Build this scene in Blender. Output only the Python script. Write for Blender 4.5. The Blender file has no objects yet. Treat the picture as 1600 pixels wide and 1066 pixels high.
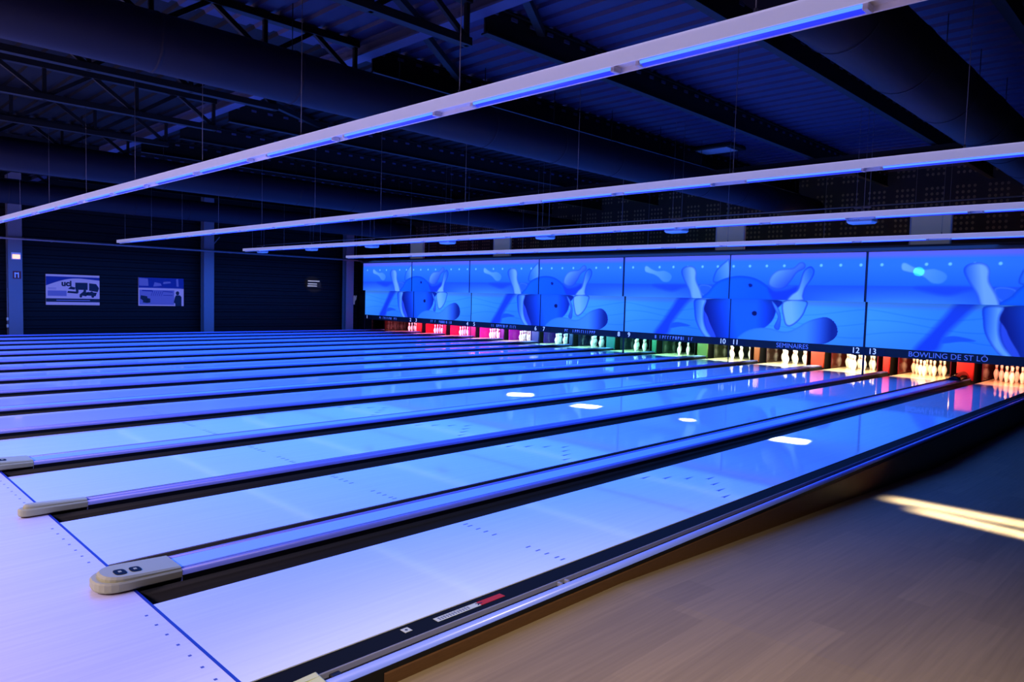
import bpy, math, random
import numpy as np
from mathutils import Vector, Matrix
random.seed(7)
SC = bpy.context.scene
COL = SC.collection
PI = math.pi

# ------------------------------------------------------------------ helpers
def lin(c):
    return tuple(((v / 255 + 0.055) / 1.055) ** 2.4 if v > 10 else v / 255 / 12.92 for v in c)

class MB:
    """collects shapes into one mesh"""
    def __init__(s):
        s.v = []; s.f = []; s.m = []; s.sm = []
    def add(s, vs, fs, m=0, smooth=False):
        o = len(s.v); s.v += [tuple(v) for v in vs]
        for f in fs:
            s.f.append([i + o for i in f]); s.m.append(m); s.sm.append(smooth)
        return s
    def box(s, x0, x1, y0, y1, z0, z1, m=0, bev=0.0):
        if bev <= 0:
            vs = [(x, y, z) for z in (z0, z1) for y in (y0, y1) for x in (x0, x1)]
            fs = [(0, 2, 3, 1), (4, 5, 7, 6), (0, 1, 5, 4), (2, 6, 7, 3), (0, 4, 6, 2), (1, 3, 7, 5)]
            return s.add(vs, fs, m)
        b = min(bev, (x1 - x0) / 2.1, (y1 - y0) / 2.1, (z1 - z0) / 2.1)
        def ring(i, z):
            return [(x0 + i, y0 + b, z), (x0 + b, y0 + i, z), (x1 - b, y0 + i, z), (x1 - i, y0 + b, z),
                    (x1 - i, y1 - b, z), (x1 - b, y1 - i, z), (x0 + b, y1 - i, z), (x0 + i, y1 - b, z)]
        return s.loft([ring(b, z0), ring(0, z0 + b), ring(0, z1 - b), ring(b, z1)], m)
    def loft(s, rings, m=0, caps=True, smooth=False):
        n = len(rings[0]); vs = [p for r in rings for p in r]; fs = []
        for k in range(len(rings) - 1):
            for i in range(n):
                j = (i + 1) % n
                fs.append((k * n + i, k * n + j, (k + 1) * n + j, (k + 1) * n + i))
        s.add(vs, fs, m, smooth)
        if caps:
            o = len(s.v) - len(vs)
            s.f.append([o + i for i in range(n)][::-1]); s.m.append(m); s.sm.append(False)
            s.f.append([o + (len(rings) - 1) * n + i for i in range(n)]); s.m.append(m); s.sm.append(False)
        return s
    def tube(s, p, q, r, n=8, m=0, r2=None, caps=True, smooth=True):
        p = Vector(p); q = Vector(q); d = (q - p).normalized()
        a = d.orthogonal().normalized(); b = d.cross(a)
        R = []
        for c, rr in ((p, r), (q, r if r2 is None else r2)):
            R.append([c + a * rr * math.cos(2 * PI * i / n) + b * rr * math.sin(2 * PI * i / n) for i in range(n)])
        return s.loft(R, m, caps, smooth)
    def bar(s, p, q, w, h, m=0):
        p = Vector(p); q = Vector(q); d = (q - p).normalized()
        up = Vector((0, 0, 1)) if abs(d.z) < 0.95 else Vector((0, 1, 0))
        a = d.cross(up).normalized() * w / 2; b = a.normalized().cross(d).normalized() * h / 2
        return s.loft([[c - a - b, c + a - b, c + a + b, c - a + b] for c in (p, q)], m)
    def prism_y(s, prof, y0, y1, m=0, smooth=False):
        """profile in (x, z) run along y"""
        return s.loft([[(x, y, z) for x, z in prof] for y in (y0, y1)], m, True, smooth)
    def prism_x(s, prof, x0, x1, m=0, smooth=False):
        """profile in (y, z) run along x"""
        return s.loft([[(x, y, z) for y, z in prof] for x in (x0, x1)], m, True, smooth)
    def lathe(s, prof, c=(0, 0, 0), n=16, m=0, smooth=True, mf=None):
        rings = [[(c[0] + r * math.cos(2 * PI * i / n), c[1] + r * math.sin(2 * PI * i / n), c[2] + z) for i in range(n)] for r, z in prof]
        o = len(s.f)
        s.loft(rings, m, True, smooth)
        if mf:
            for k in range(len(prof) - 1):
                for i in range(n):
                    s.m[o + k * n + i] = mf(k)
        return s
    def quad(s, pts, m=0):
        return s.add(pts, [tuple(range(len(pts)))], m)
    def mesh(s, name, mats):
        me = bpy.data.meshes.new(name)
        me.from_pydata(s.v, [], s.f)
        for m in (mats if isinstance(mats, (list, tuple)) else [mats]):
            me.materials.append(m)
        me.polygons.foreach_set('material_index', s.m)
        me.polygons.foreach_set('use_smooth', s.sm)
        me.update()
        return me
    def build(s, name, mats, parent=None, label=None):
        return link(name, s.mesh(name, mats), parent, label)

def link(name, data, parent=None, label=None):
    o = bpy.data.objects.new(name, data)
    COL.objects.link(o)
    if parent is not None:
        o.parent = parent
    if label:
        o['label'] = label
    return o

def tag(o, label, cat, group=None, kind=None):
    o['label'] = label; o['category'] = cat
    if group: o['group'] = group
    if kind: o['kind'] = kind
    return o

def struct(o):
    o['kind'] = 'structure'
    return o

def thing(name, label, cat, loc=(0, 0, 0), group=None):
    o = bpy.data.objects.new(name, None)
    o.empty_display_size = 0.1
    COL.objects.link(o); o.location = loc
    return tag(o, label, cat, group)

def copy_tree(root, loc, label, group=None, parent=None):
    c = root.copy(); COL.objects.link(c)
    if parent is None:
        c.location = loc; c['label'] = label
        if group: c['group'] = group
    else:
        c.parent = parent
    for ch in list(root.children):
        copy_tree(ch, None, None, None, c)
    return c

# ------------------------------------------------------------------ materials
def newmat(name):
    m = bpy.data.materials.new(name); m.use_nodes = True
    nt = m.node_tree
    return m, nt, nt.nodes['Principled BSDF']

def mat(name, col, rough=0.5, spec=0.5, metal=0.0, emit=None, es=1.0, noise=0.0, nscale=(8, 8, 8), ior=1.5, bump=0.0):
    m, nt, b = newmat(name)
    c = lin(col) + (1,)
    b.inputs['Base Color'].default_value = c
    b.inputs['Roughness'].default_value = rough
    b.inputs['Specular IOR Level'].default_value = spec
    b.inputs['Metallic'].default_value = metal
    b.inputs['IOR'].default_value = ior
    if emit is not None:
        b.inputs['Emission Color'].default_value = lin(emit) + (1,)
        b.inputs['Emission Strength'].default_value = es
    if noise > 0 or bump > 0:
        tc = nt.nodes.new('ShaderNodeTexCoord'); mp = nt.nodes.new('ShaderNodeMapping')
        mp.inputs['Scale'].default_value = nscale
        nz = nt.nodes.new('ShaderNodeTexNoise'); nz.inputs['Detail'].default_value = 4
        nt.links.new(tc.outputs['Object'], mp.inputs['Vector']); nt.links.new(mp.outputs['Vector'], nz.inputs['Vector'])
        if noise > 0:
            mr = nt.nodes.new('ShaderNodeMapRange')
            mr.inputs['To Min'].default_value = 1 - noise; mr.inputs['To Max'].default_value = 1 + noise
            mr.inputs['From Min'].default_value = 0.25; mr.inputs['From Max'].default_value = 0.75
            mx = nt.nodes.new('ShaderNodeMix'); mx.data_type = 'RGBA'; mx.blend_type = 'MULTIPLY'
            mx.inputs['Factor'].default_value = 1.0
            mx.inputs['A'].default_value = c
            nt.links.new(nz.outputs['Fac'], mr.inputs['Value']); nt.links.new(mr.outputs['Result'], mx.inputs['B'])
            nt.links.new(mx.outputs['Result'], b.inputs['Base Color'])
        if bump > 0:
            bp = nt.nodes.new('ShaderNodeBump'); bp.inputs['Strength'].default_value = bump; bp.inputs['Distance'].default_value = 0.01
            nt.links.new(nz.outputs['Fac'], bp.inputs['Height']); nt.links.new(bp.outputs['Normal'], b.inputs['Normal'])
    return m

def plank_mat(name, col, plank_w, plank_l, var, rough, along='y', spec=0.5, grain=0.08, mortar=0.0, joint=None):
    """laminate boards: brick texture for the boards, stretched noise for the grain"""
    m, nt, b = newmat(name)
    N = nt.nodes; L = nt.links
    geo = N.new('ShaderNodeNewGeometry')
    sep = N.new('ShaderNodeSeparateXYZ'); L.new(geo.outputs['Position'], sep.inputs[0])
    cmb = N.new('ShaderNodeCombineXYZ')
    if along == 'y':
        L.new(sep.outputs['Y'], cmb.inputs['X']); L.new(sep.outputs['X'], cmb.inputs['Y'])
    else:
        L.new(sep.outputs['X'], cmb.inputs['X']); L.new(sep.outputs['Y'], cmb.inputs['Y'])
    br = N.new('ShaderNodeTexBrick')
    br.inputs['Scale'].default_value = 1.0
    br.inputs['Brick Width'].default_value = plank_l; br.inputs['Row Height'].default_value = plank_w
    br.inputs['Mortar Size'].default_value = mortar; br.offset = 0.37
    c = lin(col)
    br.inputs['Color1'].default_value = tuple(v * (1 - var) for v in c) + (1,)
    br.inputs['Color2'].default_value = tuple(min(1, v * (1 + var)) for v in c) + (1,)
    br.inputs['Mortar'].default_value = tuple(v * 0.5 for v in c) + (1,)
    L.new(cmb.outputs[0], br.inputs['Vector'])
    mp = N.new('ShaderNodeMapping'); mp.inputs['Scale'].default_value = (1.5, 40, 1)
    nz = N.new('ShaderNodeTexNoise'); nz.inputs['Detail'].default_value = 5; nz.inputs['Scale'].default_value = 1.0
    L.new(cmb.outputs[0], mp.inputs['Vector']); L.new(mp.outputs['Vector'], nz.inputs['Vector'])
    mr = N.new('ShaderNodeMapRange'); mr.inputs['From Min'].default_value = 0.3; mr.inputs['From Max'].default_value = 0.7
    mr.inputs['To Min'].default_value = 1 - grain; mr.inputs['To Max'].default_value = 1 + grain
    L.new(nz.outputs['Fac'], mr.inputs['Value'])
    mx = N.new('ShaderNodeMix'); mx.data_type = 'RGBA'; mx.blend_type = 'MULTIPLY'; mx.inputs['Factor'].default_value = 1
    L.new(br.outputs['Color'], mx.inputs['A']); L.new(mr.outputs['Result'], mx.inputs['B'])
    L.new(mx.outputs['Result'], b.inputs['Base Color'])
    b.inputs['Roughness'].default_value = rough
    b.inputs['Specular IOR Level'].default_value = spec
    return m

M = {}
M['lane'] = plank_mat('lane_laminate', (222, 226, 238), 0.0268, 30, 0.012, 0.05, spec=0.5, grain=0.03)
M['approach'] = plank_mat('approach_laminate', (222, 224, 238), 0.0268, 2.4, 0.02, 0.33, spec=0.4, grain=0.05)
M['pin_deck'] = plank_mat('pin_deck_wood', (236, 214, 176), 0.0268, 30, 0.05, 0.12, grain=0.06)
M['floor'] = plank_mat('floor_wood', (124, 106, 80), 0.19, 1.3, 0.10, 0.55, spec=0.06, grain=0.1, mortar=0.0)
M['mark'] = mat('lane_marking', (70, 80, 150), 0.4)
M['foul'] = mat('foul_line_blue', (14, 40, 150), 0.5)
M['gutter'] = mat('gutter_black_plastic', (34, 37, 33), 0.65, 0.12)
M['cap_top'] = mat('capping_pale_plastic', (168, 196, 244), 0.28, 0.5)
M['cap_edge'] = mat('capping_rail_lilac', (118, 142, 240), 0.3, 0.45)
M['cap_dark'] = mat('capping_groove_dark', (14, 18, 40), 0.4)
M['endcap'] = mat('end_cap_grey_plastic', (182, 186, 138), 0.5, 0.2)
M['endcap_dark'] = mat('button_dark_glass', (16, 18, 18), 0.6, 0.1)
M['maroon'] = mat('end_cap_maroon_base', (70, 8, 30), 0.5)
M['black'] = mat('matt_black', (10, 10, 12), 0.6, 0.3)
M['brown'] = mat('brown_wood_trim', (84, 56, 32), 0.5, 0.3, noise=0.15, nscale=(3, 3, 40))
M['rail_white'] = mat('rail_white_enamel', (215, 210, 216), 0.45, 0.4, emit=(152, 150, 200), es=0.62)  # emission added to brighten the fascia, which the downward lamps miss
M['rail_lip'] = mat('rail_lip_white', (235, 235, 245), 0.4)
M['socket'] = mat('tube_socket_white', (225, 222, 235), 0.4)
M['wire'] = mat('wire_steel', (120, 118, 125), 0.5, metal=0.3)
M['duct'] = mat('duct_painted', (25, 23, 40), 0.6, 0.2)
M['steel'] = mat('steel_dark_paint', (12, 12, 15), 0.6, 0.3)
M['beam'] = mat('beam_blue_grey', (64, 68, 104), 0.6, 0.3)
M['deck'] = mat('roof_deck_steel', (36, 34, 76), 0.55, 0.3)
M['vent'] = mat('roof_vent_panel', (190, 190, 200), 0.6)
M['wall'] = mat('wall_cladding_dark', (11, 11, 15), 0.6, 0.2)
M['col'] = mat('column_grey_paint', (120, 112, 122), 0.5)
M['pipe'] = mat('pipe_grey', (150, 140, 150), 0.5)
M['proj'] = mat('projector_white', (220, 222, 230), 0.4)
M['lens'] = mat('lens_glass', (8, 10, 20), 0.05)
M['panel_grey'] = mat('hanging_panel_grey', (118, 116, 118), 0.7)
M['panel_pale'] = mat('hanging_panel_face', (225, 205, 160), 0.7, emit=(70, 72, 84), es=0.5)  # faint emission stands in for neutral light falling on the panels
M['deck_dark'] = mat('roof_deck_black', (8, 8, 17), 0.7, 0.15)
M['lip'] = mat('gutter_lip_grey', (120, 120, 132), 0.5, 0.2)
M['panel_edge'] = mat('panel_edge_pale', (215, 205, 190), 0.5)
M['board'] = mat('sign_board_dark', (24, 22, 26), 0.5)
M['letter'] = mat('lettering_pale', (150, 165, 215), 0.5, emit=(110, 130, 200), es=0.25)
M['number'] = mat('number_white', (235, 240, 255), 0.5, emit=(200, 220, 255), es=0.8)
M['ledge'] = mat('masking_ledge_dark', (70, 66, 64), 0.6)
M['post'] = mat('mask_post_black', (6, 10, 34), 0.5)
M['kick'] = mat('kickback_dark_gloss', (26, 18, 18), 0.12, 0.6)
M['pin'] = mat('pin_white_plastic', (236, 232, 226), 0.25)
M['pin_red'] = mat('pin_red_stripe', (190, 26, 34), 0.3)
M['pit'] = mat('pit_curtain_black', (8, 8, 9), 0.8, 0.2)
M['gutter_flat'] = mat('gutter_flat_black', (17, 18, 14), 0.75, 0.05)
M['paper'] = mat('sticker_paper', (190, 192, 158), 0.6)
M['paper_ink'] = mat('sticker_ink', (90, 90, 92), 0.6)
M['red_print'] = mat('sticker_red', (176, 40, 8), 0.6, 0.1)
M['poster_white'] = mat('poster_white', (120, 118, 150), 0.5, emit=(140, 134, 196), es=0.42)  # emission added to whiten the print against the blue light
M['poster_blue'] = mat('poster_blue', (30, 34, 120), 0.5)
M['poster_dark'] = mat('poster_dark', (14, 14, 34), 0.5)
M['poster_mid'] = mat('poster_midblue', (70, 76, 130), 0.5, emit=(84, 88, 176), es=0.34)  # carries added emission like the poster white
M['poster_red'] = mat('poster_red', (70, 22, 60), 0.5)
M['sign_red'] = mat('sign_red', (120, 14, 24), 0.5)
M['sign_white'] = mat('sign_white', (220, 215, 220), 0.5)
M['lamp_glow'] = mat('emergency_lamp_glow', (255, 230, 190), 0.5, emit=(255, 176, 84), es=1.6)
M['emblem'] = mat('emblem_grey', (150, 146, 160), 0.5, emit=(120, 118, 140), es=0.3)  # faint emission added so the emblem shows in low light
M['tube'] = mat('blacklight_tube', (60, 120, 255), 0.3, emit=(100, 165, 255), es=0.95)
M['tube_blue'] = mat('blacklight_tube_deep', (30, 40, 255), 0.3, emit=(44, 58, 246), es=0.95)
M['vent_white'] = mat('grille_white', (190, 190, 170), 0.5)

# perforated acoustic blocks on the back wall
def perf_mat():
    m, nt, b = newmat('back_wall_perforated')
    N = nt.nodes; L = nt.links
    geo = N.new('ShaderNodeNewGeometry'); sep = N.new('ShaderNodeSeparateXYZ')
    L.new(geo.outputs['Position'], sep.inputs[0])
    def mth(op, a, bb=None, cc=None):
        n = N.new('ShaderNodeMath'); n.operation = op
        for i, v in enumerate((a, bb, cc)):
            if v is None: continue
            if isinstance(v, (int, float)): n.inputs[i].default_value = v
            else: L.new(v, n.inputs[i])
        return n.outputs[0]
    def axis(o, off, per):
        a = mth('ADD', o, off)
        f = mth('FRACT', mth('DIVIDE', a, per))
        blk = mth('MULTIPLY', mth('GREATER_THAN', f, 0.16), mth('LESS_THAN', f, 0.88))
        g = mth('FRACT', mth('DIVIDE', mth('SUBTRACT', f, 0.16), 0.18))
        return blk, mth('ABSOLUTE', mth('SUBTRACT', g, 0.5))
    bx, gx = axis(sep.outputs['X'], 60.0, 0.68); bz, gz = axis(sep.outputs['Z'], 20.27, 0.76)
    d2 = mth('ADD', mth('MULTIPLY', gx, gx), mth('MULTIPLY', gz, gz))
    dot = mth('MULTIPLY', mth('MULTIPLY', mth('LESS_THAN', d2, 0.075), bx), bz)
    mx = N.new('ShaderNodeMix'); mx.data_type = 'RGBA'
    L.new(dot, mx.inputs['Factor'])
    mx.inputs['A'].default_value = lin((24, 24, 28)) + (1,)
    mx.inputs['B'].default_value = lin((104, 97, 84)) + (1,)
    L.new(mx.outputs['Result'], b.inputs['Base Color'])
    b.inputs['Roughness'].default_value = 0.8
    return m
M['perf'] = perf_mat()

# printed mural: the colours are stored per vertex, the print fluoresces under the blacklight
def mural_mat():
    m, nt, b = newmat('mural_print')
    N = nt.nodes; L = nt.links
    at = N.new('ShaderNodeAttribute'); at.attribute_name = 'print'
    mx = N.new('ShaderNodeMix'); mx.data_type = 'RGBA'; mx.blend_type = 'MULTIPLY'; mx.inputs['Factor'].default_value = 1
    L.new(at.outputs['Color'], mx.inputs['A']); mx.inputs['B'].default_value = (0.5, 0.5, 0.5, 1)
    L.new(mx.outputs['Result'], b.inputs['Base Color'])
    L.new(at.outputs['Color'], b.inputs['Emission Color'])
    b.inputs['Emission Strength'].default_value = 0.85
    b.inputs['Roughness'].default_value = 0.5
    b.inputs['Specular IOR Level'].default_value = 0.2
    return m
M['mural'] = mural_mat()

# ------------------------------------------------------------------ layout
W, CW, CN, G = 1.054, 0.7432, 0.5796, 0.235
NL = 14
XR = []          # right edge of each lane, lane index 0 = the one nearest the camera
x = 0.0
for i in range(NL):
    if i: x -= W + (CW if i % 2 == 1 else CN)
    XR.append(x)
XL = [v - W for v in XR]
XC = [v - W / 2 for v in XR]
def boundary(i):  # centre of the gap between lane i and i+1
    return (XL[i] + XR[i + 1]) / 2
XEND = XL[13] - CN / 2
Y_MASK, Y_UP, Y_DIV, Y_END = 16.5, 16.38, 18.12, 19.5
ordin = ['first', 'second', 'third', 'fourth', 'fifth', 'sixth', 'seventh', 'eighth', 'ninth', 'tenth', 'eleventh', 'twelfth', 'thirteenth', 'fourteenth']
def lane_words(i):
    return 'nearest bowling lane' if i == 0 else ('farthest bowling lane' if i == 13 else f'{ordin[i]} bowling lane from the right')
P_RAIL = [1000, 1000, 1000, 1000]
P_LOBBY = 1250
P_FLOOR = 2400
P_STREAK = 22
P_PIN = 45
P_BEAM = 11

# ------------------------------------------------------------------ room shell
FX0, FX1 = -25.0, 8.0
def floor_z(y):
    if y < 2.2: return -0.05
    if y > 9.0: return -0.36
    return -0.05 - (y - 2.2) / 6.8 * 0.31
b = MB()
ys = [-8] + [2.2 + i * 0.4 for i in range(18)] + [20.6]
for k in range(len(ys) - 1):
    a, c = ys[k], ys[k + 1]
    b.quad([(0.345, a, floor_z(a)), (FX1, a, floor_z(a)), (FX1, c, floor_z(c)), (0.345, c, floor_z(c))])
o = b.build('floor', M['floor']); struct(o); o['label'] = 'brown wood plank floor beside the lanes'

b = MB(); b.box(FX0, 0.34, -8, -0.004, -0.06, 0.0)
for i in range(NL):
    for k in range(7):
        px = XR[i] - 0.115 - 0.1375 * k
        b.quad([(px - .008, -0.073, .0006), (px + .008, -0.073, .0006), (px + .008, -0.058, .0006), (px - .008, -0.058, .0006)], 1)
struct(b.build('floor_approach', [M['approach'], M['mark']]))
b = MB(); b.box(FX0, 0.30, -0.004, 20.6, -0.5, -0.16)
struct(b.build('floor_lane_base', M['black']))

b = MB()                                       # horizontally ribbed cladding
prof = []
z = 0.0
while z < 6.2:
    prof += [(0, z), (0, z + .17), (.03, z + .19), (.03, z + .27)]; z += 0.29
for k in range(len(prof) - 1):
    (d0, z0), (d1, z1) = prof[k], prof[k + 1]
    b.quad([(FX0 + d0, -8, z0), (FX0 + d0, 20.6, z0), (FX0 + d1, 20.6, z1), (FX0 + d1, -8, z1)])
struct(b.build('wall_left', M['wall']))
b = MB(); b.box(FX0, FX1, 20.5, 20.6, -0.5, 6.3)
struct(b.build('wall_back', M['pit']))
b = MB(); b.box(FX0, 0.6, 19.0, 19.1, 3.0, 6.2)
struct(b.build('wall_back_acoustic', M['perf']))
b = MB(); b.box(FX0, 0.2, 19.95, 20.0, -0.1, 3.0)
struct(b.build('wall_pit', M['pit']))
b = MB(); b.box(0.62, FX1, 16.9, 17.0, -0.5, 6.2)
struct(b.build('wall_back_partition', M['black']))
b = MB(); b.box(FX1, FX1 + .1, -8, 20.6, -0.5, 6.3)
struct(b.build('wall_right', M['wall']))
b = MB(); b.box(FX0, FX1, -8.1, -8, -0.5, 6.3)
struct(b.build('wall_front', M['wall']))

b = MB()                                       # corrugated roof deck, ribs run across the lanes
y = -8.0; pr = []
while y < 20.6:
    pr += [(y, 5.14), (y + .20, 5.14), (y + .225, 5.18), (y + .305, 5.18), (y + .33, 5.14)]; y += 0.33
def deck_piece(x0, x1):
    d = MB()
    for k in range(len(pr) - 1):
        (y0, z0), (y1, z1) = pr[k], pr[k + 1]
        if y1 - y0 < 1e-6: continue
        d.quad([(x0, y0, z0), (x0, y1, z1), (x1, y1, z1), (x1, y0, z0)])
    return d
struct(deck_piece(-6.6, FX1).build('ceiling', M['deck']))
struct(deck_piece(FX0, -6.6).build('ceiling', M['deck_dark']))  # left part coloured darker to stand in for shade under the roof

b = MB()                                       # brown side of the lane bed above the floor
for k in range(len(ys) - 1):
    a, c = max(ys[k], 0.48), ys[k + 1]
    if c <= 0.48: continue
    b.quad([(0.346, a, floor_z(a)), (0.346, c, floor_z(c)), (0.346, c, 0.006), (0.346, a, 0.006)])
    b.quad([(0.346, a, 0.006), (0.346, c, 0.006), (0.338, c, 0.010), (0.338, a, 0.010)])
b.quad([(0.338, .48, -.05), (0.346, .48, -.05), (0.346, .48, .006), (0.338, .48, .010)])
struct(b.build('trim_1', M['brown']))

# ------------------------------------------------------------------ lanes
bed = MB(); bed.box(-W / 2, W / 2, 0.006, 17.62, -0.10, 0.0, 0, 0)
def mquad(cx, cy, w, l):
    bed.quad([(cx - w, cy - l, .0007), (cx + w, cy - l, .0007), (cx + w, cy + l, .0007), (cx - w, cy + l, .0007)], 1)
for s in (-1, 1):
    for d in (.062, .111, .198, .277, .364):
        mquad(s * (W / 2 - d), 2.135, .006, .022)
for k in range(7):
    px = -W / 2 + 0.1165 + 0.1375 * k; py = 4.84 - abs(k - 3) * 0.155
    bed.quad([(px - .016, py - .10, .0007), (px, py - .075, .0007), (px + .016, py - .10, .0007), (px, py + .06, .0007)], 1)
bed_me = bed.mesh('lane_bed', [M['lane'], M['mark']])
pd = MB(); pd.box(-W / 2, W / 2, 17.624, 19.5, -0.10, 0.0)
pd_me = pd.mesh('pin_deck', M['pin_deck'])
def gutter_mesh(sign):
    g = MB(); n = 8; top = []; bot = []
    for k in range(n + 1):
        a = PI * k / n
        top.append((0.1175 - 0.1155 * math.cos(a), -0.006 - 0.062 * math.sin(a) ** 0.8))
    for k in range(n + 1):
        bot.append((top[n - k][0], top[n - k][1] - 0.01))
    p = [(sign * (W / 2 + 0.0005 + px), pz) for px, pz in top + bot]
    if sign < 0: p = p[::-1]
    g.prism_y(p, 0.006, 18.1, 0, True)
    g.quad([(sign * (W / 2 + .001), 0.008, -.10), (sign * (W / 2 + .234), 0.008, -.10), (sign * (W / 2 + .234), 0.008, -.004), (sign * (W / 2 + .001), 0.008, -.004)])
    return g.mesh('gutter', M['gutter'])
gut = {s: gutter_mesh(s) for s in (-1, 1)}
g = MB(); g.box(W / 2 + .001, W / 2 + .2345, .006, 18.1, -.03, -.005); flat_gut = g.mesh('gutter', M['gutter_flat'])
for i in range(NL):
    lab = {0: 'pale laminate bowling lane nearest the camera, beside the wood floor', 13: 'pale laminate bowling lane farthest away, along the left wall'}.get(
        i, f'pale laminate bowling lane, {ordin[i]} from the right-hand wood floor')
    t = thing('bowling_lane', lab, 'bowling lane', (XC[i], 0, 0), 'parallel bowling lanes')
    link('lane_bed', bed_me, t)
    link('pin_deck', pd_me, t, 'warm wood deck under the pins')
    for s in (-1, 1): link('gutter', flat_gut if (i == 0 and s == 1) else gut[s], t, 'dark gutter')

b = MB(); b.box(-23.6, 0.0, -0.0105, 0.0045, 0.0002, 0.0016)
tag(b.build('foul_line', M['foul']), 'thin dark blue foul line between approach and lanes', 'foul line')

# ------------------------------------------------------------------ cappings between the lanes
def edge_prof(xc, s, ER=0.0185):
    # rolled edge, s = side facing the gutter
    p = []
    for k in range(9):
        a = PI * k / 8
        p.append((xc + s * ER * -math.cos(a), 0.034 + 0.027 * math.sin(a)))
    p += [(xc + s * ER, -0.10), (xc - s * ER, -0.10)]
    return p if s < 0 else p[::-1]
def capping(width, y0, y1):
    """returns meshes for a capping centred on x=0"""
    h = width / 2; out = []
    core = MB()
    if width > .2:
        core.box(-h + .050, h - .050, y0, y1, 0.0, 0.057, 0, .004)
        dk = MB(); dk.box(-h + .036, h - .036, y0 + .002, y1 - .002, -.10, 0.040)
        out.append(('top_cover', core.mesh('top_cover', M['cap_top'])))
        out.append(('groove_base', dk.mesh('groove_base', M['cap_dark'])))
    else:
        dk = MB(); dk.box(-h + .036, h - .036, y0 + .002, y1 - .002, -.10, 0.036)
        out.append(('groove_base', dk.mesh('groove_base', M['cap_dark'])))
    for s in (-1, 1):
        e = MB(); e.prism_y(edge_prof(s * (h - .0185), s), y0, y1, 0, True)
        out.append(('edge_rail', e.mesh('edge_rail', M['cap_edge'])))
        k = MB(); k.box(min(s * h, s * (h + .002)), max(s * h, s * (h + .002)), y0, y1, -.07, .026)
        out.append(('side_skirt', k.mesh('side_skirt', M['black'])))
    return out
def nose_outline(w, ytip, yback, inset, n=12):
    h = w / 2 - inset; L = 0.155 * (w / .29) ** .5; pts = [(h, yback), (h, ytip + L)]
    for k in range(1, n):
        a = PI * k / n
        pts.append((h * math.copysign(abs(math.cos(a)) ** .8, math.cos(a)), ytip + L - (L - inset) * math.sin(a) ** .8))
    pts += [(-h, ytip + L), (-h, yback)]
    return pts
def end_cap(w, parent):
    yt, yb = -0.185, 0.245
    def ring(ins, zf, zb, ysh=0):
        pts = nose_outline(w, yt + ysh, yb, ins)
        return [(px, py, zf + (zb - zf) * max(0, min(1, (py - yt) / (yb - yt)))) for px, py in pts][::-1]
    m = MB()
    m.loft([ring(.006, .012, .012), ring(0, .022, .016), ring(0, .058, .050), ring(.008, .066, .058)], 0, True, False)
    m.loft([ring(.014, .064, .056, .02), ring(.014, .082, .066, .02), ring(.026, .094, .072, .02)], 0, True, False)
    e = m.build('end_cap', M['endcap'], parent, 'grey plastic end cap with rounded nose')
    bs = MB(); bs.loft([ring(.02, .0012, .0012), ring(.016, .014, .014)], 0)  # shadow under the end cap, put in as a maroon piece
    bs.build('cap_base', M['maroon'], e, 'dark maroon underside')
    if w > .2:
        zz = lambda py: .094 - .022 * (py + .185) / .43
        for (bx, by, hw, hl) in ((.030, -.050, .044, .030), (.026, .030, .040, .028)):
            q = MB(); pts = []
            for k in range(24):
                a = 2 * PI * k / 24
                pts.append((bx + hw * math.copysign(abs(math.cos(a)) ** .6, math.cos(a)), by + hl * math.copysign(abs(math.sin(a)) ** .6, math.sin(a))))
            q.loft([[(px, py, zz(py) - .004) for px, py in pts], [(px, py, zz(py) + .003) for px, py in pts]], 0)
            q.box(bx - .014, bx + .010, by - .008, by + .008, zz(by) + .0032, zz(by) + .0042, 1)
            q.build('button', [M['endcap_dark'], M['endcap']], e, 'dark rounded button with a pale symbol')
    return e
cap_proto = {}
for i in range(NL - 1):
    wide = i % 2 == 0
    w = CW - 2 * G if wide else CN - 2 * G
    key = 'wide' if wide else 'narrow'
    near, far = 'lane', 'lane'
    lab = f'{"wide" if wide else "narrow"} blue-lit capping with grey end cap, between {ordin[i]} and {ordin[i + 1]} lanes from right'
    loc = (boundary(i), 0, 0)
    if key in cap_proto:
        copy_tree(cap_proto[key], loc, lab)
        continue
    t = thing('lane_capping', lab, 'lane capping', loc, 'cappings between the lanes')
    for nm, me in capping(w, 0.245, 18.1): link(nm, me, t)
    bb = MB(); bb.box(-w / 2 + .03, w / 2 - .03, 0.01, .26, -.1, .01)
    bb.build('support', M['black'], t)
    end_cap(w - .002, t)
    cap_proto[key] = t
# far left capping and the outer capping beside the wood floor
t = thing('lane_capping', 'narrow capping along the far side of the farthest lane', 'lane capping', (XEND - .02, 0, 0), 'cappings between the lanes')
for nm, me in capping(.12, 0.245, 17.5): link(nm, me, t)
end_cap(.118, t)
t = thing('lane_capping', 'capping with rolled edge along the wood floor, right side of the nearest lane', 'lane capping', (0, 0, 0), 'cappings between the lanes')
b = MB(); b.box(.236, .246, .20, 18.1, -.02, .061, 0, .003); b.build('inner_lip', M['lip'], t, 'thin grey lip along the gutter')
b = MB(); b.box(.247, .279, .20, 18.1, -.10, .036); b.build('groove_base', M['cap_dark'], t)
b = MB(); b.prism_y(edge_prof(.307, 1, .0265), .20, 18.1, 0, True); b.build('edge_rail', M['cap_edge'], t)
b = MB(); b.box(.3338, .3375, .0, 18.1, -.10, .034); b.build('side_skirt', M['black'], t)
for yy in (1.72, 1.78):
    b = MB(); b.box(.247, .281, yy, yy + .018, .034, .058, 0, .004); b.build('clip', M['lip'], t, 'small grey clip')
b = MB(); b.box(.246, .281, .26, .31, .03, .05, 0, .004); b.build('clip', M['black'], t)
m = MB()
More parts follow.
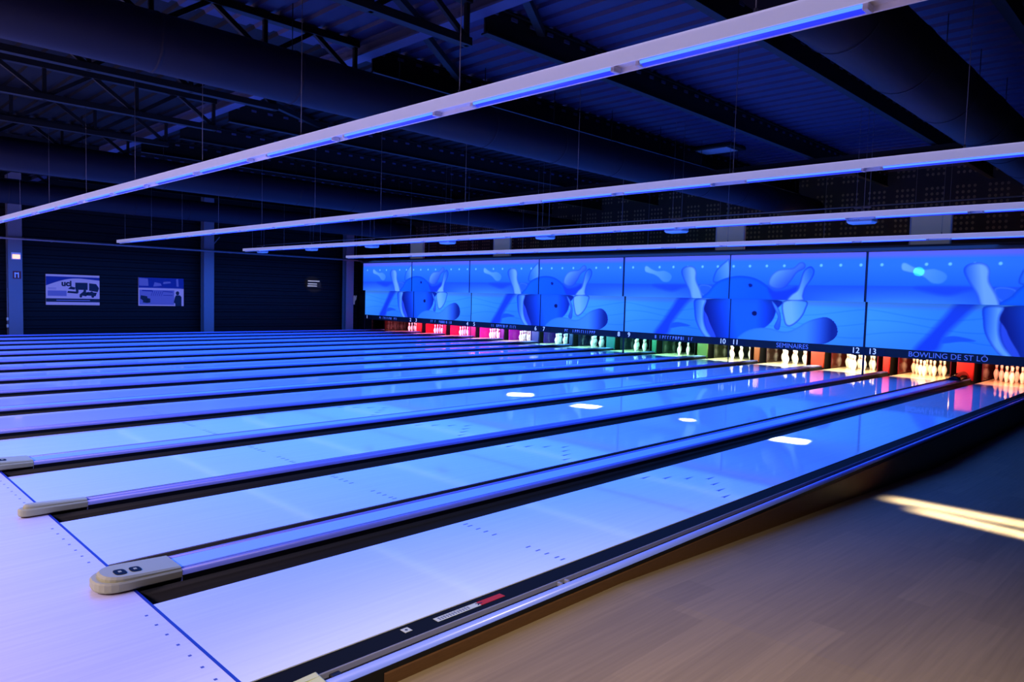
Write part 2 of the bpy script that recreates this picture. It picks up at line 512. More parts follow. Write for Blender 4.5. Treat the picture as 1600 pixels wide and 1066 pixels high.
m.loft([[(.232, -.2, .0), (.338, -.2, .0), (.338, .21, .0), (.232, .21, .0)], [(.232, -.2, .05), (.338, -.2, .045), (.338, .21, .06), (.232, .21, .07)], [(.242, -.19, .058), (.328, -.19, .053), (.328, .20, .068), (.242, .20, .078)]])
e = m.build('end_cap', M['endcap'], t, 'grey plastic end cap, partly out of frame')
m = MB(); m.box(.268, .276, -.18, .20, .069, .0745); m.build('ridge', M['endcap'], e)

# ball door hood where the wide capping meets the pins (13 | 14)
t = thing('ball_return_hood', 'low rounded red-lit hood at the pin end of the first wide capping', 'ball return hood', (boundary(0), 17.15, .063))
m = MB(); R = []
for k in range(7):
    yy = k * .14; hh = .055 + .10 * math.sin(min(1, k / 5) * PI / 2)
    R.append([(-.136 + .272 * j / 8 * 1.0, yy, .0 + hh * math.sin(PI * j / 8) ** .6) for j in range(9)] + [(.13, yy, -.0005), (-.13, yy, -.0005)])
m.loft([r[::-1] for r in R], 0, True, True); m.build('hood_shell', M['kick'], t)
m = MB(); m.box(-.136, .136, -.03, .0, .0, .03, 0, .006); m.build('hood_lip', M['black'], t)

# ------------------------------------------------------------------ stickers in the outer gutter
t = thing('warning_label', 'long white warning strip with a red end, stuck in the nearest gutter', 'sticker', (.066, 1.0, -.0048))
m = MB(); m.box(-.022, .022, -.01, .29, 0, .0015); e = m.build('white_strip', M['paper'], t)
m = MB()
for k in range(12): m.box(-.013 + .002 * (k % 2), -.002, .01 + k * .018, .022 + k * .018, .0016, .0021)
for k in range(12): m.box(.002, .013, .01 + k * .018, .02 + k * .018, .0016, .0021)
m.build('fine_print', M['paper_ink'], e)
m = MB(); m.box(-.022, .022, .291, .47, 0, .0015); e = m.build('red_strip', M['red_print'], t, 'red end of the strip')
m = MB(); m.bar((-.012, .275, .002), (.0, .292, .002), .006, .001); m.bar((.012, .275, .002), (0, .292, .002), .006, .001); m.bar((0, .292, .002), (0, .315, .002), .006, .001)
m.build('arrow_mark', M['black'], e)
t = thing('square_label', 'small white square sticker with a dark centre, in the nearest gutter', 'sticker', (.052, .815, -.0048))
m = MB(); m.box(-.022, .022, -.022, .022, 0, .0015); m.build('paper_square', M['paper'], t)
m = MB(); m.quad([(-.010, 0, .002), (0, -.010, .002), (.010, 0, .002), (0, .010, .002)]); m.build('symbol', M['black'], t)

# ------------------------------------------------------------------ pin end
def pin_meshes():
    P = [(.0, 0), (.026, .0), (.0286, .008), (.034, .03), (.0455, .07), (.054, .10), (.0605, .114 + .02), (.0594, .155), (.053, .19),
         (.040, .22), (.0305, .24), (.0265, .255), (.0240, .268), (.0235, .285), (.0245, .30), (.0285, .325), (.0320, .343), (.0322, .352), (.029, .366), (.020, .376), (.008, .381), (.0, .3812)]
    b = MB(); b.lathe(P[1:-1], n=14); body = b.mesh('pin_body', M['pin'])
    s = MB()
    s.lathe([(.0278, .2525), (.0256, .2645)], n=14); s.lathe([(.0250, .2745), (.0246, .2865)], n=14)
    return body, s.mesh('neck_stripe', M['pin_red'])
pin_body, pin_stripe = pin_meshes()
spot = {(0, 0): 'head pin', (1, 0): 'second row, left pin', (1, 1): 'second row, right pin', (2, 0): 'third row, left pin', (2, 1): 'third row, middle pin',
        (2, 2): 'third row, right pin', (3, 0): 'back row, leftmost pin', (3, 1): 'back row, second pin from the left', (3, 2): 'back row, third pin from the left', (3, 3): 'back row, rightmost pin'}
def lane_short(i):
    return 'nearest lane' if i == 0 else ('farthest lane' if i == 13 else f'{ordin[i]} lane from the right')
for i in range(NL):
    for r in range(4):
        for c in range(r + 1):
            t = thing('bowling_pin', f'white red-ringed pin on {lane_short(i)}, {spot[(r, c)]}', 'bowling pin',
                      (XC[i] + (c - r / 2) * .3048, 18.288 + r * .264, 0.0), f'pins on the {lane_words(i)}')
            link('pin_body', pin_body, t); link('neck_stripe', pin_stripe, t, 'red neck rings')

# divisions between the pin decks: coloured lamp light painted into fronts and shiny kickbacks
DIV_LIGHT = [(200, 20, 22), (200, 24, 20), (196, 60, 30), (150, 74, 34), (96, 132, 70), (40, 128, 100), (30, 116, 120), (26, 50, 110), (60, 66, 150), (140, 30, 150), (200, 20, 120), (220, 16, 80), (220, 10, 40)]
KICK_LIGHT = [(60, 10, 8), (70, 10, 8), (60, 16, 8), (36, 20, 14), (24, 28, 16), (14, 30, 24), (12, 30, 36), (14, 22, 44), (50, 26, 100), (130, 16, 130), (190, 14, 120), (190, 12, 70), (190, 10, 34)]
DIVN = ['red', 'red', 'orange red', 'brown orange', 'olive green', 'teal green', 'teal', 'dark blue', 'blue grey', 'purple', 'magenta', 'pink red', 'red']
for i in range(NL - 1):
    wide = i % 2 == 0; w = .36 if wide else .17
    t = thing('pin_division', f'{DIVN[i]} lit division between pin decks of {ordin[i]} and {ordin[i + 1]} lanes from right', 'pin deck division', (boundary(i), Y_DIV, 0), 'divisions between the pin decks')
    fm = mat('division_front_' + DIVN[i].replace(' ', '_'), tuple(v * .68 for v in DIV_LIGHT[i]), 0.45, 0.4, emit=DIV_LIGHT[i], es=0.05)
    km = mat('kickback_' + DIVN[i].replace(' ', '_'), KICK_LIGHT[i], 0.18, 0.5, emit=KICK_LIGHT[i], es=0.10)
    m = MB(); m.prism_x([(0, 0), (.02, 0), (.02, .75), (0, .75)], -w / 2 + .02, w / 2 - .02)
    for s in (-1, 1): m.tube((s * (w / 2 - .02), .02, 0), (s * (w / 2 - .02), .02, .75), .02, 10)
    m.build('front_panel', fm, t)
    gap = CW if wide else CN
    for s in (-1, 1):
        xo = s * (gap / 2 - .035)
        m = MB(); m.box(min(xo, xo - s * .02), max(xo, xo - s * .02), .12, 1.8, 0, .78); m.build('kickback', km, t, 'shiny side panel')
    m = MB(); m.box(-w / 2 + .01, w / 2 - .01, .03, 1.75, -.1, .7); m.build('core', M['black'], t)
t = thing('pin_division', 'dark shiny end wall beside the pins of the farthest lane', 'pin deck division', (XL[13] - .237, Y_DIV, 0), 'divisions between the pin decks')
m = MB(); m.box(-.03, .0, -.6, 1.8, 0, .95); m.build('kickback', M['kick'], t)
m = MB(); m.box(-.10, -.031, -.6, 1.8, -.1, .95); m.build('core', M['black'], t)
t = thing('pin_division', 'dark end wall beside the pins of the nearest lane', 'pin deck division', (.16, Y_DIV, 0), 'divisions between the pin decks')
m = MB(); m.box(0, .03, 0, 1.8, 0, .95); m.build('kickback', M['kick'], t)
m = MB(); m.box(.031, .10, 0, 1.8, -.1, .95); m.build('core', M['black'], t)

# ------------------------------------------------------------------ mural
ART={
 'wedge':[1.06,2.12,1.31,2.0,1.67,1.94,1.94,2.01,2.16,2.13],
 'fly':[0.73,2.62,0.81,2.66,0.98,2.57,1.18,2.51,1.4,2.52,1.61,2.43,1.65,2.31,1.54,2.2,1.36,2.21,1.21,2.33,1.05,2.41,0.88,2.45,0.75,2.5],
 'behind':[2.94,2.22,3.0,2.48,3.13,2.63,3.3,2.76,3.39,2.79,3.42,2.31,3.15,2.19],
 'lpinU':[1.95,2.48,2.01,2.6,2.18,2.65,2.35,2.61,2.43,2.48,2.44,2.25,2.59,1.95,2.63,1.73,2.32,1.72,2.21,1.98,2.03,2.28],
 'crumb':[2.54,2.1,2.76,2.12,2.91,2.04,2.78,1.83,2.61,1.89],
 'ballU':[2.76,1.73,2.84,1.96,3.04,2.19,3.32,2.31,3.69,2.37,4.1,2.32,4.43,2.15,4.66,1.92,4.77,1.74],
 'hole1':[3.96,2.15,4.01,2.17,4.07,2.14,4.06,2.09,3.99,2.08],
 'rp1':[4.51,2.15,4.56,2.36,4.73,2.51,4.97,2.55,5.13,2.57,5.27,2.69,5.37,2.7,5.43,2.63,5.4,2.54,5.22,2.44,5.08,2.23,4.91,2.06,4.69,2.04],
 'rp2U':[5.36,2.41,5.43,2.54,5.56,2.6,5.65,2.51,5.64,2.38,5.56,2.23,5.46,2.08,5.41,1.88,5.41,1.76,5.02,1.75,5.1,1.9,5.25,2.02,5.31,2.2],
 'rshadow':[4.5,2.04,4.69,1.98,5.0,2.02,5.24,2.11,5.22,1.96,5.07,1.87,4.95,1.75,4.67,1.74],
 'stripeL':[1.87,1.81,2.25,1.82,2.04,1.55,1.67,1.09,1.49,0.71,1.05,0.68,1.35,1.11,1.61,1.47],
 'fish':[1.6,0.9,1.65,1.03,1.87,1.07,2.24,0.99,1.91,0.95],
 'lpinL':[2.34,1.72,2.69,1.73,2.64,1.5,2.65,1.17,2.75,0.91,2.91,0.69,2.73,0.68,2.53,0.9,2.39,1.16,2.34,1.42],
 'lpinL2':[2.65,1.43,2.77,1.34,2.92,1.11,3.11,0.68,2.91,0.67,2.73,0.91,2.65,1.17],
 'ballL':[2.69,1.73,4.71,1.77,4.69,1.5,4.61,1.25,4.43,1.06,4.14,0.89,3.85,0.74,3.72,0.61,3.17,0.57,2.97,0.85,2.77,1.24],
 'hole2':[4.03,1.43,4.1,1.47,4.17,1.44,4.17,1.36,4.11,1.33,4.04,1.36],
 'rp3':[4.55,1.74,4.69,1.62,4.79,1.44,4.82,1.23,4.78,1.01,4.65,1.07,4.74,1.32,4.66,1.5],
 'rp2L':[4.86,1.73,5.44,1.76,5.43,1.52,5.32,1.31,5.15,1.15,5.0,1.11,4.9,1.26],
 'lie':[3.65,0.7,3.78,0.85,3.97,0.96,4.24,1.03,4.56,1.03,4.85,0.97,5.06,0.99,5.27,1.1,5.48,1.24,5.71,1.33,5.96,1.37,6.14,1.27,6.23,1.09,6.21,0.93,6.08,0.8,5.83,0.7,5.15,0.61,3.86,0.59],
}

TILE = 2 * (2 * W) + CW * 2 + CN * 2
def smooth_poly(p, n=5):
    q = np.array(p, float).reshape(-1, 2); N = len(q); out = []
    for i in range(N):
        p0, p1, p2, p3 = q[i - 1], q[i], q[(i + 1) % N], q[(i + 2) % N]
        for k in range(n):
            t = k / n
            out.append(0.5 * (2 * p1 + (p2 - p0) * t + (2 * p0 - 5 * p1 + 4 * p2 - p3) * t * t + (3 * p1 - p0 - 3 * p2 + p3) * t ** 3))
    return np.array(out)
def sdist(P, poly):
    a = poly; bb = np.roll(poly, -1, 0)
    d = np.full(len(P), 1e9); ins = np.zeros(len(P), bool)
    for (ax, az), (bx, bz) in zip(a, bb):
        ex, ez = bx - ax, bz - az; L = ex * ex + ez * ez + 1e-12
        t = np.clip(((P[:, 0] - ax) * ex + (P[:, 1] - az) * ez) / L, 0, 1)
        d = np.minimum(d, np.hypot(P[:, 0] - ax - t * ex, P[:, 1] - az - t * ez))
        c = (az > P[:, 1]) != (bz > P[:, 1])
        with np.errstate(divide='ignore', invalid='ignore'):
            xi = ax + (P[:, 1] - az) * ex / (bz - az if bz != az else 1e-9)
        ins ^= c & (P[:, 0] < xi)
    return np.where(ins, d, -d)
def C3(c): return np.array(c, float)
def paint(P, lower):
    """colour (0..255) at (s, z) points of the mural tile"""
    s, z = P[:, 0], P[:, 1]
    def mixc(a, b_, t): return C3(a) * (1 - t[:, None]) + C3(b_) * t[:, None]
    if lower:
        col = mixc((44, 128, 244), (62, 152, 252), np.clip(0.5 + 0.5 * np.sin(s * 1.1 + 2.2), 0, 1))
        col = col * (1 - .10 * np.clip((1.25 - z) / .6, 0, 1))[:, None]
        t = np.clip((z - 1.60) / .08, 0, 1) * (z < 2)  # greyish shade below the upper panel, painted into the print
        col = col * (1 - .35 * t[:, None]) + C3((70, 96, 160)) * (.35 * t[:, None])
        for k in range(3):                         # faint ripples of the sand
            zz = 1.0 + .25 * k + .10 * np.sin(s * 1.7 + k)
            col -= (14 * np.exp(-((z - zz) / .012) ** 2))[:, None]
    else:
        col = mixc((30, 100, 246), (44, 118, 252), np.clip((z - 2.1) / .5, 0, 1))
        t = np.clip((z - 2.74) / .10, 0, 1); col = col * (1 - t[:, None]) + C3((92, 104, 236)) * t[:, None]
        t = np.clip((2.15 - z) / .02, 0, 1)
        low = mixc((30, 84, 222), (58, 132, 246), np.clip((2.1 - z) / .35, 0, 1) * np.clip(0.3 + 0.7 * np.cos(s - 0.9), 0.1, 1))
        col = col * (1 - t[:, None]) + low * t[:, None]
        ph = (s - .32) / .4575; dx = (ph - np.round(ph)) * .4575
        t = np.clip((.045 - np.hypot(dx, z - 2.62)) / .02, 0, 1)
        col = col * (1 - t[:, None]) + C3((112, 196, 255)) * t[:, None]
    def layer(name, fill, edge=None, soft=.012, ew=.03):
        poly = smooth_poly(ART[name]); d = sdist(P, poly)
        t = np.clip(d / (2 * soft) + .5, 0, 1)[:, None]
        f = fill(d) if callable(fill) else np.broadcast_to(C3(fill), col.shape)
        if edge is not None:
            e = np.clip(1 - d / ew, 0, 1)[:, None] * edge[1]; f = f * (1 - e) + C3(edge[0]) * e
        return col * (1 - t) + f * t
    def grad(a, b_, p, q):
        p = np.array(p); q = np.array(q); v = q - p
        t = np.clip(((P - p) @ v) / (v @ v), 0, 1)
        return lambda d: mixc(a, b_, t)
    if not lower:
        col = layer('wedge', (26, 70, 206), None, .05)
        col = layer('fly', grad((104, 168, 246), (60, 132, 248), (.8, 2.6), (1.6, 2.25)), ((40, 110, 236), .5))
        col = layer('behind', grad((34, 104, 240), (96, 160, 250), (2.95, 2.4), (3.4, 2.6)), ((14, 60, 190), .8), ew=.05)
        col = layer('crumb', (34, 92, 220), ((120, 180, 255), .4))
        col = layer('lpinU', grad((26, 84, 222), (110, 168, 246), (1.95, 2.3), (2.3, 2.35)), ((16, 60, 190), .7), ew=.06)
        col = layer('ballU', grad((18, 96, 238), (14, 84, 236), (3, 2.3), (4.4, 1.8)), ((10, 54, 190), .6), ew=.08)
        col = layer('hole1', (8, 26, 110), None)
        col = layer('rshadow', (20, 58, 190), None, .04)
        col = layer('rp2U', grad((112, 172, 250), (36, 100, 232), (5.2, 2.2), (5.6, 2.3)), ((12, 44, 160), .8), ew=.05)
        col = layer('rp1', grad((96, 158, 250), (40, 84, 214), (4.7, 2.5), (5.0, 2.15)), ((20, 64, 196), .6), ew=.05)
    else:
        col = layer('stripeL', (22, 62, 206), None, .07)
        col = layer('fish', (26, 84, 214), None, .012)
        col = layer('lpinL2', (40, 74, 214), ((14, 40, 160), .7), ew=.05)
        col = layer('ballL', grad((10, 24, 120), (22, 92, 244), (2.75, 1.3), (3.5, 1.5)), None)
        d4 = np.clip((P[:, 0] - 4.15) / .5, 0, 1)[:, None] * np.clip(sdist(P, smooth_poly(ART['ballL'])) / .02, 0, 1)[:, None]
        col = col * (1 - .75 * d4) + C3((10, 22, 120)) * (.75 * d4)
        col = layer('hole2', (6, 16, 80), ((60, 120, 240), .5), ew=.02)
        col = layer('lpinL', grad((24, 84, 222), (92, 160, 250), (2.35, 1.3), (2.6, 1.3)), ((14, 50, 180), .7), ew=.06)
        col = layer('rp3', grad((60, 130, 250), (40, 90, 224), (4.6, 1.6), (4.8, 1.1)), ((14, 44, 170), .7), ew=.03)
        col = layer('rp2L', grad((60, 140, 252), (110, 178, 255), (5.5, 1.5), (5.1, 1.45)), ((12, 44, 160), .85), ew=.05)
        col = layer('lie', grad((44, 122, 250), (60, 134, 252), (3.7, .8), (5.2, .9)), ((30, 90, 230), .4), ew=.05)
        dl = sdist(P, smooth_poly(ART['lie'])); t = (np.clip((P[:, 0] - 5.45) / .65, 0, 1) ** 1.3 * (dl > 0))[:, None]
        col = col * (1 - t * .92) + C3((10, 26, 116)) * (t * .92)
    return np.clip(col, 0, 255)
def panel_mesh(name, s0, s1, z0, z1, x_off, lower):
    step = .0135
    nx = int((s1 - s0) / step); nz = int((z1 - z0) / step)
    ss = np.linspace(s0, s1, nx + 1); zz = np.linspace(z0, z1, nz + 1)
    S, Z = np.meshgrid(ss, zz); P = np.stack([S.ravel(), Z.ravel()], 1)
    rgb = paint(P, lower) / 255
    rgb = np.where(rgb > .04045, ((rgb + .055) / 1.055) ** 2.4, rgb / 12.92)
    v = np.stack([P[:, 0] - x_off, np.zeros(len(P)), P[:, 1]], 1)
    idx = np.arange(nz)[:, None] * (nx + 1) + np.arange(nx)[None, :]
    f = np.stack([idx, idx + 1, idx + nx + 2, idx + nx + 1], 2).reshape(-1, 4)
    nb = len(v)
    w = s1 - s0; x0, x1 = s0 - x_off, s1 - x_off
    back = np.array([(x0, .03, z0), (x1, .03, z0), (x1, .03, z1), (x0, .03, z1), (x0, 0, z0), (x1, 0, z0), (x1, 0, z1), (x0, 0, z1)])
    v = np.vstack([v, back])
    faces = f.tolist() + [[nb + 1, nb, nb + 3, nb + 2], [nb + 4, nb, nb + 1, nb + 5], [nb + 7, nb + 6, nb + 2, nb + 3], [nb + 4, nb + 7, nb + 3, nb], [nb + 5, nb + 1, nb + 2, nb + 6]]
    me = bpy.data.meshes.new(name)
    me.from_pydata(v.tolist(), [], faces)
    me.materials.append(M['mural']); me.materials.append(M['post'])
    mi = np.zeros(len(faces), np.int32); mi[len(f):] = 1
    me.polygons.foreach_set('material_index', mi)
    at = me.color_attributes.new('print', 'FLOAT_COLOR', 'POINT')
    cc = np.zeros((len(v), 4), np.float32); cc[:, 3] = 1; cc[:nb, :3] = rgb
    at.data.foreach_set('color', cc.ravel()); me.update()
    return me
HP = TILE / 2
gapm = .012
PM = {}
for h, nm in ((0, 'A'), (1, 'B')):
    s0, s1 = h * HP + gapm / 2, (h + 1) * HP - gapm / 2
    PM[(h, 0)] = panel_mesh('masking_panel', s0, s1, 1.765, 2.915, h * HP, False)
    PM[(h, 1)] = panel_mesh('masking_panel', s0, s1, .712, 1.80, h * HP, True)
X8 = boundary(5)            # left side of one art tile (8 | 9)
for k in range(7):          # pairs from the right: pair k holds lanes 2k and 2k+1
    xl = boundary(2 * k + 1) if k < 6 else XEND - .0
    xl = X8 + HP * round((xl - X8) / HP)
    h = round((xl - X8) / HP) % 2
    what = 'with left half of ball' if h == 0 else 'with right half of ball'
    for low in (0, 1):
        o = link('masking_panel', PM[(h, low)])
        o.location = (xl, Y_MASK if low else Y_UP, 0)
        nm = 'nearest' if k == 0 else ('farthest' if k == 6 else ordin[k])
        tag(o, f'{"lower" if low else "upper"} blue mural panel {what}, {nm} {"" if k in (0, 6) else "from the right "}in the row', 'mural panel', 'mural panels above the pins')

# text boards below the mural
def text_mesh(body, size, m, name, parent, loc, sx=1.0, label=None, off=0.0):
    cu = bpy.data.curves.new('tmp', 'FONT'); cu.body = body; cu.size = size; cu.align_x = 'CENTER'; cu.align_y = 'CENTER'; cu.extrude = .0015; cu.offset = off
    to = bpy.data.objects.new('tmp', cu); COL.objects.link(to)
    dg = bpy.context.evaluated_depsgraph_get()
    me = bpy.data.meshes.new_from_object(to.evaluated_get(dg)); bpy.data.objects.remove(to)
    me.materials.clear(); me.materials.append(m)
    o = link(name, me, parent, label)
    o.location = loc; o.rotation_euler = (PI / 2, 0, 0); o.scale = (sx, 1, 1)
    return o
TXT = {0: 'BOWLING DE ST LÔ', 1: 'SEMINAIRES'}
for k in range(7):
    xa = boundary(2 * k + 1) if k < 6 else XEND
    xb = boundary(2 * k - 1) if k > 0 else XR[0] + CN / 2
    nr, nl = 14 - 2 * k, 13 - 2 * k
    lab = {0: 'dark sign board under the mural reading BOWLING DE ST LÔ', 1: 'dark sign board under the mural reading SEMINAIRES'}.get(k, f'dark sign board with faint lettering between lane numbers {nl} and {nr}')
    t = thing('sign_board', lab, 'sign board', ((xa + xb) / 2, Y_MASK, .615), 'sign boards under the mural')
    hw = (xb - xa) / 2 - .006
    m = MB(); m.box(-hw, hw, -.011, .03, -.095, .0985); m.build('board', M['board'], t)
    if k in TXT:
        text_mesh(TXT[k], .165, M['letter'], 'lettering', t, (0, -.012, .0), 1.02 if k == 0 else .95)
    else:
        m = MB(); rr = random.Random(k); xx = -.62
        while xx < .62:
            if rr.random() > .16:
                m.box(xx, xx + .018, -.013, -.0105, -.04, .05)
                if rr.random() > .4: m.box(xx + .018, xx + .05, -.013, -.0105, rr.choice((-.04, .0, .036)), rr.choice((.05, .012)) if False else .05)
            xx += .085
        m.build('lettering', M['letter'], t, 'faint lettering too small to read')
    for n, s in ((nl, -1), (nr, 1)):
        if k == 0 and s == 1: continue
        pl = MB(); pl.box(-.22, .22, -.004, 0, -.085, .085)
        p = pl.build('number_plate', M['post'], t); p.location = (s * (hw - .24), -.0105, 0)
        text_mesh(str(n), .19, M['number'], 'lane_number', p, (s * .06, -.006, 0), 1.0)
# posts between the mural panels
for k in range(7):
    xb = boundary(2 * k + 1) if k < 6 else XEND
    hw = .024 if k in (0, 2) else .011
    m = MB(); m.box(-hw, hw, -.020, -.011, .0, 1.766); m.box(-hw, hw, -.142, -.1205, 1.766, 2.93); m.box(-hw * 1.6, hw * 1.6, -.142, .06, 2.93, 2.96)
    a = 'at the far left end of the mural' if k == 6 else f'between lanes {12 - 2 * k} and {13 - 2 * k}'
    o = tag(m.build('mask_post', M['post']), f'thin dark upright post holding the mural panels {a}', 'post', 'posts between the mural panels')
    o.location = (xb, Y_MASK, 0)
m = MB(); m.box(XEND - .1, .5, 16.3, 16.8, 2.93, 2.99); m.box(XEND - .1, .5, 16.42, 16.48, 2.99, 3.06)
struct(m.build('trim_2', M['ledge']))

# ------------------------------------------------------------------ blacklight rails
RX0, RX1, RZ = -22.85, 2.05, 3.055
RAILY = [2.2, 6.38, 10.6, 14.95]
JX = [-1.3 - 2.32 * k for k in range(-3, 10)]
def rail_parts():
    out = {}
    m = MB(); m.box(RX0, RX1, 0, .010, -.002, .085); m.box(RX0, RX1, .0, .098, .078, .088)
    m.box(RX0, RX0 + .006, 0, .098, -.002, .088); m.box(RX1 - .006, RX1, 0, .098, -.002, .088)
    out['fascia'] = m.mesh('fascia', M['rail_white'])
    m = MB(); m.box(RX0 + .006, RX1 - .006, .010, .088, .004, .010); out['reflector'] = m.mesh('reflector', M['rail_lip'])
    m = MB(); m.box(RX0, RX1, .088, .098, -.026, .078, 0, .003); out['rear_lip'] = m.mesh('rear_lip', M['rail_lip'])
    m = MB(); m.tube((0, .022, -.012), (1.235, .020, -.010), .009, 10); out['tube'] = m.mesh('glowing_tube', M['tube'])
    m = MB(); m.tube((0, .058, -.012), (1.235, .058, -.012), .019, 10); out['tube2'] = m.mesh('blacklight_tube', M['tube_blue'])
    m = MB(); m.box(-.015, .015, .010, .080, -.032, .004, 0, .004)
    out['socket'] = m.mesh('tube_socket', M['socket'])
    m = MB(); m.tube((0, .05, .08), (0, .05, 4.76 - RZ), .0035, 6); m.tube((0, .05, .085), (0, .05, .125), .011, 6)
    out['wire'] = m.mesh('suspension_wire', M['wire'])
    m = MB(); m.tube((0, .05, .08), (0, .05, 4.55 - RZ), .0035, 6); m.tube((0, .05, .085), (0, .05, .125), .011, 6)
    out['wire0'] = m.mesh('suspension_wire', M['wire'])
    return out
RP = rail_parts()
rn = ['nearest', 'second', 'third', 'farthest']
for ri, ry in enumerate(RAILY):
    t = thing('light_rail', f'long white hanging blacklight rail across the lanes, {rn[ri]} {"to the camera" if ri == 0 else ("from the camera" if ri < 3 else "one, just in front of the mural")}', 'light rail', (0, ry, RZ), 'blacklight rails over the lanes')
    for k in ('fascia', 'reflector', 'rear_lip'): link(k, RP[k], t)
    k = 0
    while True:
        xs = 1.57 - 1.24 - (k // 2) * 3.13 - (1.44 if k % 2 else 0)
        if xs < RX0 + .1: break
        o = link('blacklight_tube', RP['tube2'], t, 'deep blue tube'); o.location = (xs, 0, 0)
        p = link('bright_tube', RP['tube'], o, 'bright pale blue tube')
        for sx in (-.013, 1.247):
            p = link('tube_socket', RP['socket'], o, 'white socket'); p.location = (sx, 0, 0)
        k += 1
    for jx in JX:
        if RX0 < jx < RX1:
            o = link('suspension_wire', RP['wire0' if ri == 0 else 'wire'], t); o.location = (jx, 0, 0)

# ------------------------------------------------------------------ roof steel
JZ = 4.76
m = MB()
ya, yb = 4.62, 18.9
m.box(-.055, .055, ya, yb, JZ, JZ + .02); m.box(-.055, .055, ya, yb, 5.10, 5.12); m.box(-.012, .012, ya, yb, JZ + .02, 5.10)
y = ya + .1
while y < yb: m.box(.010, .03, y, y + .10, 5.03, 5.07, 1); y += .33  # pale boxes stand in for dots of light along the beam
joist_me = m.mesh('beam', [M['steel'], M['beam']])
for n, jx in enumerate(JX):
    lab = f'dark steel roof beam running along the lanes, {ordin[n]} from the right'
    t = thing('roof_beam', lab, 'roof beam', (jx, 0, 0), 'roof beams along the lanes')
    link('beam', joist_me, t)
# lattice girders at the near side, verticals and diagonals
def lattice(x, y0, y1, z0, z1, nb, parent):
    m = MB(); m.box(x - .06, x + .06, y0, y1, z0, z0 + .09); m.build('bottom_chord', M['steel'], parent)
    m = MB(); m.box(x - .06, x + .06, y0, y1, z1 - .09, z1); m.build('top_chord', M['steel'], parent)
    m = MB(); L = (y1 - y0) / nb
    for k in range(nb):
        a = y0 + k * L
        m.bar((x, a, z0 + .05), (x, a + L / 2, z1 - .05), .05, .06); m.bar((x, a + L / 2, z1 - .05), (x, a + L, z0 + .05), .05, .06)
        m.bar((x, a, z0), (x, a, z1), .05, .05)
    m.bar((x, y1 - .04, z0), (x, y1 - .04, z1), .05, .05)
    m.build('lattice_webs', M['steel'], parent)
for n, jx in enumerate(JX[2:]):
    t = thing('lattice_girder', f'dark lattice roof girder along the lanes on the near side, {ordin[n]} from the right', 'roof girder', (jx, 0, 0), 'lattice girders on the near side')
    lattice(0, -7.8, 4.38, 4.55, 5.12, 9, t)
t = thing('cross_beam', 'broad blue-lit roof beam running across the lanes on the near side', 'roof beam', (0, 4.5, 0))
m = MB(); m.box(FX0 + .1, FX1 - .1, -.10, .10, 4.94, 4.97); m.box(FX0 + .1, FX1 - .1, -.012, .012, 4.97, 5.11); m.box(FX0 + .1, FX1 - .1, -.1, .1, 5.11, 5.135); m.build('flanges', M['beam'], t)
t = thing('cross_girder', 'deep dark roof girder running across the lanes near the mural end', 'roof girder', (0, 14.2, 0))
m = MB(); m.box(FX0 + .1, FX1 - .1, -.06, .06, 4.64, 4.75); m.build('web', M['steel'], t)
m = MB(); m.box(FX0 + .1, FX1 - .1, -.10, .10, 4.62, 4.64); m.build('flange', M['steel'], t)
for n, (p, q) in enumerate((((-2.9, 4.515, 5.03), (-3.604, 5.6, 5.03)), ((-3.65, 3.0, 5.03), (-4.6, 4.486, 5.03)), ((-4.7, 4.515, 5.03), (-5.924, 6.25, 5.03)), ((-7.0, 4.515, 5.03), (-8.244, 6.5, 5.03)), ((-9.4, 4.515, 5.03), (-10.564, 6.5, 5.03)))):
    m = MB(); m.bar(p, q, .09, .09)
    tag(m.build('diagonal_brace', M['steel']), f'short dark diagonal brace under the roof deck, {ordin[n]} from the right', 'brace', 'diagonal roof braces')
m = MB(); m.bar((-9.35, -.9, 4.35), (-9.35, .95, 5.13), .05, .05)
tag(m.build('tie_rod', M['pipe']), 'thin pale tie rod slanting down at the upper left', 'rod')

# round air ducts along the lanes
for n, (dx, dz, dr, y0, y1) in enumerate(((.30, 4.22, .36, 4.0, 18.7), (-5.42, 4.25, .31, -7.7, 18.7), (-14.1, 4.15, .32, -7.7, 18.7), (-21.05, 4.15, .32, -7.7, 16.9))):
    nm = ['rightmost, at the upper right corner', 'second from the right, largest in view', 'third from the right', 'leftmost, beside the left wall'][n]
    t = thing('air_duct', f'dark round air duct under the roof, {nm}', 'air duct', (dx, 0, dz), 'air ducts under the roof')
    rings = [(y0, dr)]; y = y0 + 1.2
    while y < y1 - .2:
        rings += [(y - .03, dr), (y - .001, dr), (y, dr), (y + .003, dr + .006), (y + .035, dr + .006), (y + .038, dr), (y + .039, dr), (y + .068, dr)]; y += 1.6
    rings.append((y1, dr))
    m = MB(); m.loft([[(rr * math.cos(2 * PI * k / 32), yy, rr * math.sin(2 * PI * k / 32)) for k in range(32)][::-1] for yy, rr in rings], 0, True, True)
    m.build('duct_pipe', M['duct'], t)
    rod = MB(); rod.tube((0, 0, dr), (0, 0, 5.13 - dz), .006, 6); rme = rod.mesh('hanger_rod', M['steel']); y = y0 + 1.2
    while y < y1 - .2:
        o = link('hanger_rod', rme, t); o.location = (0, y + .02, 0); y += 1.6
m = MB(); m.box(-6.6, -5.0, 13.2, 13.9, 5.06, 5.13, 0, .01); m.box(-6.45, -5.15, 13.3, 13.8, 5.05, 5.06, 1)
tag(m.build('roof_vent', [M['steel'], M['vent']]), 'pale rectangular roof vent panel between the roof beams', 'roof vent')

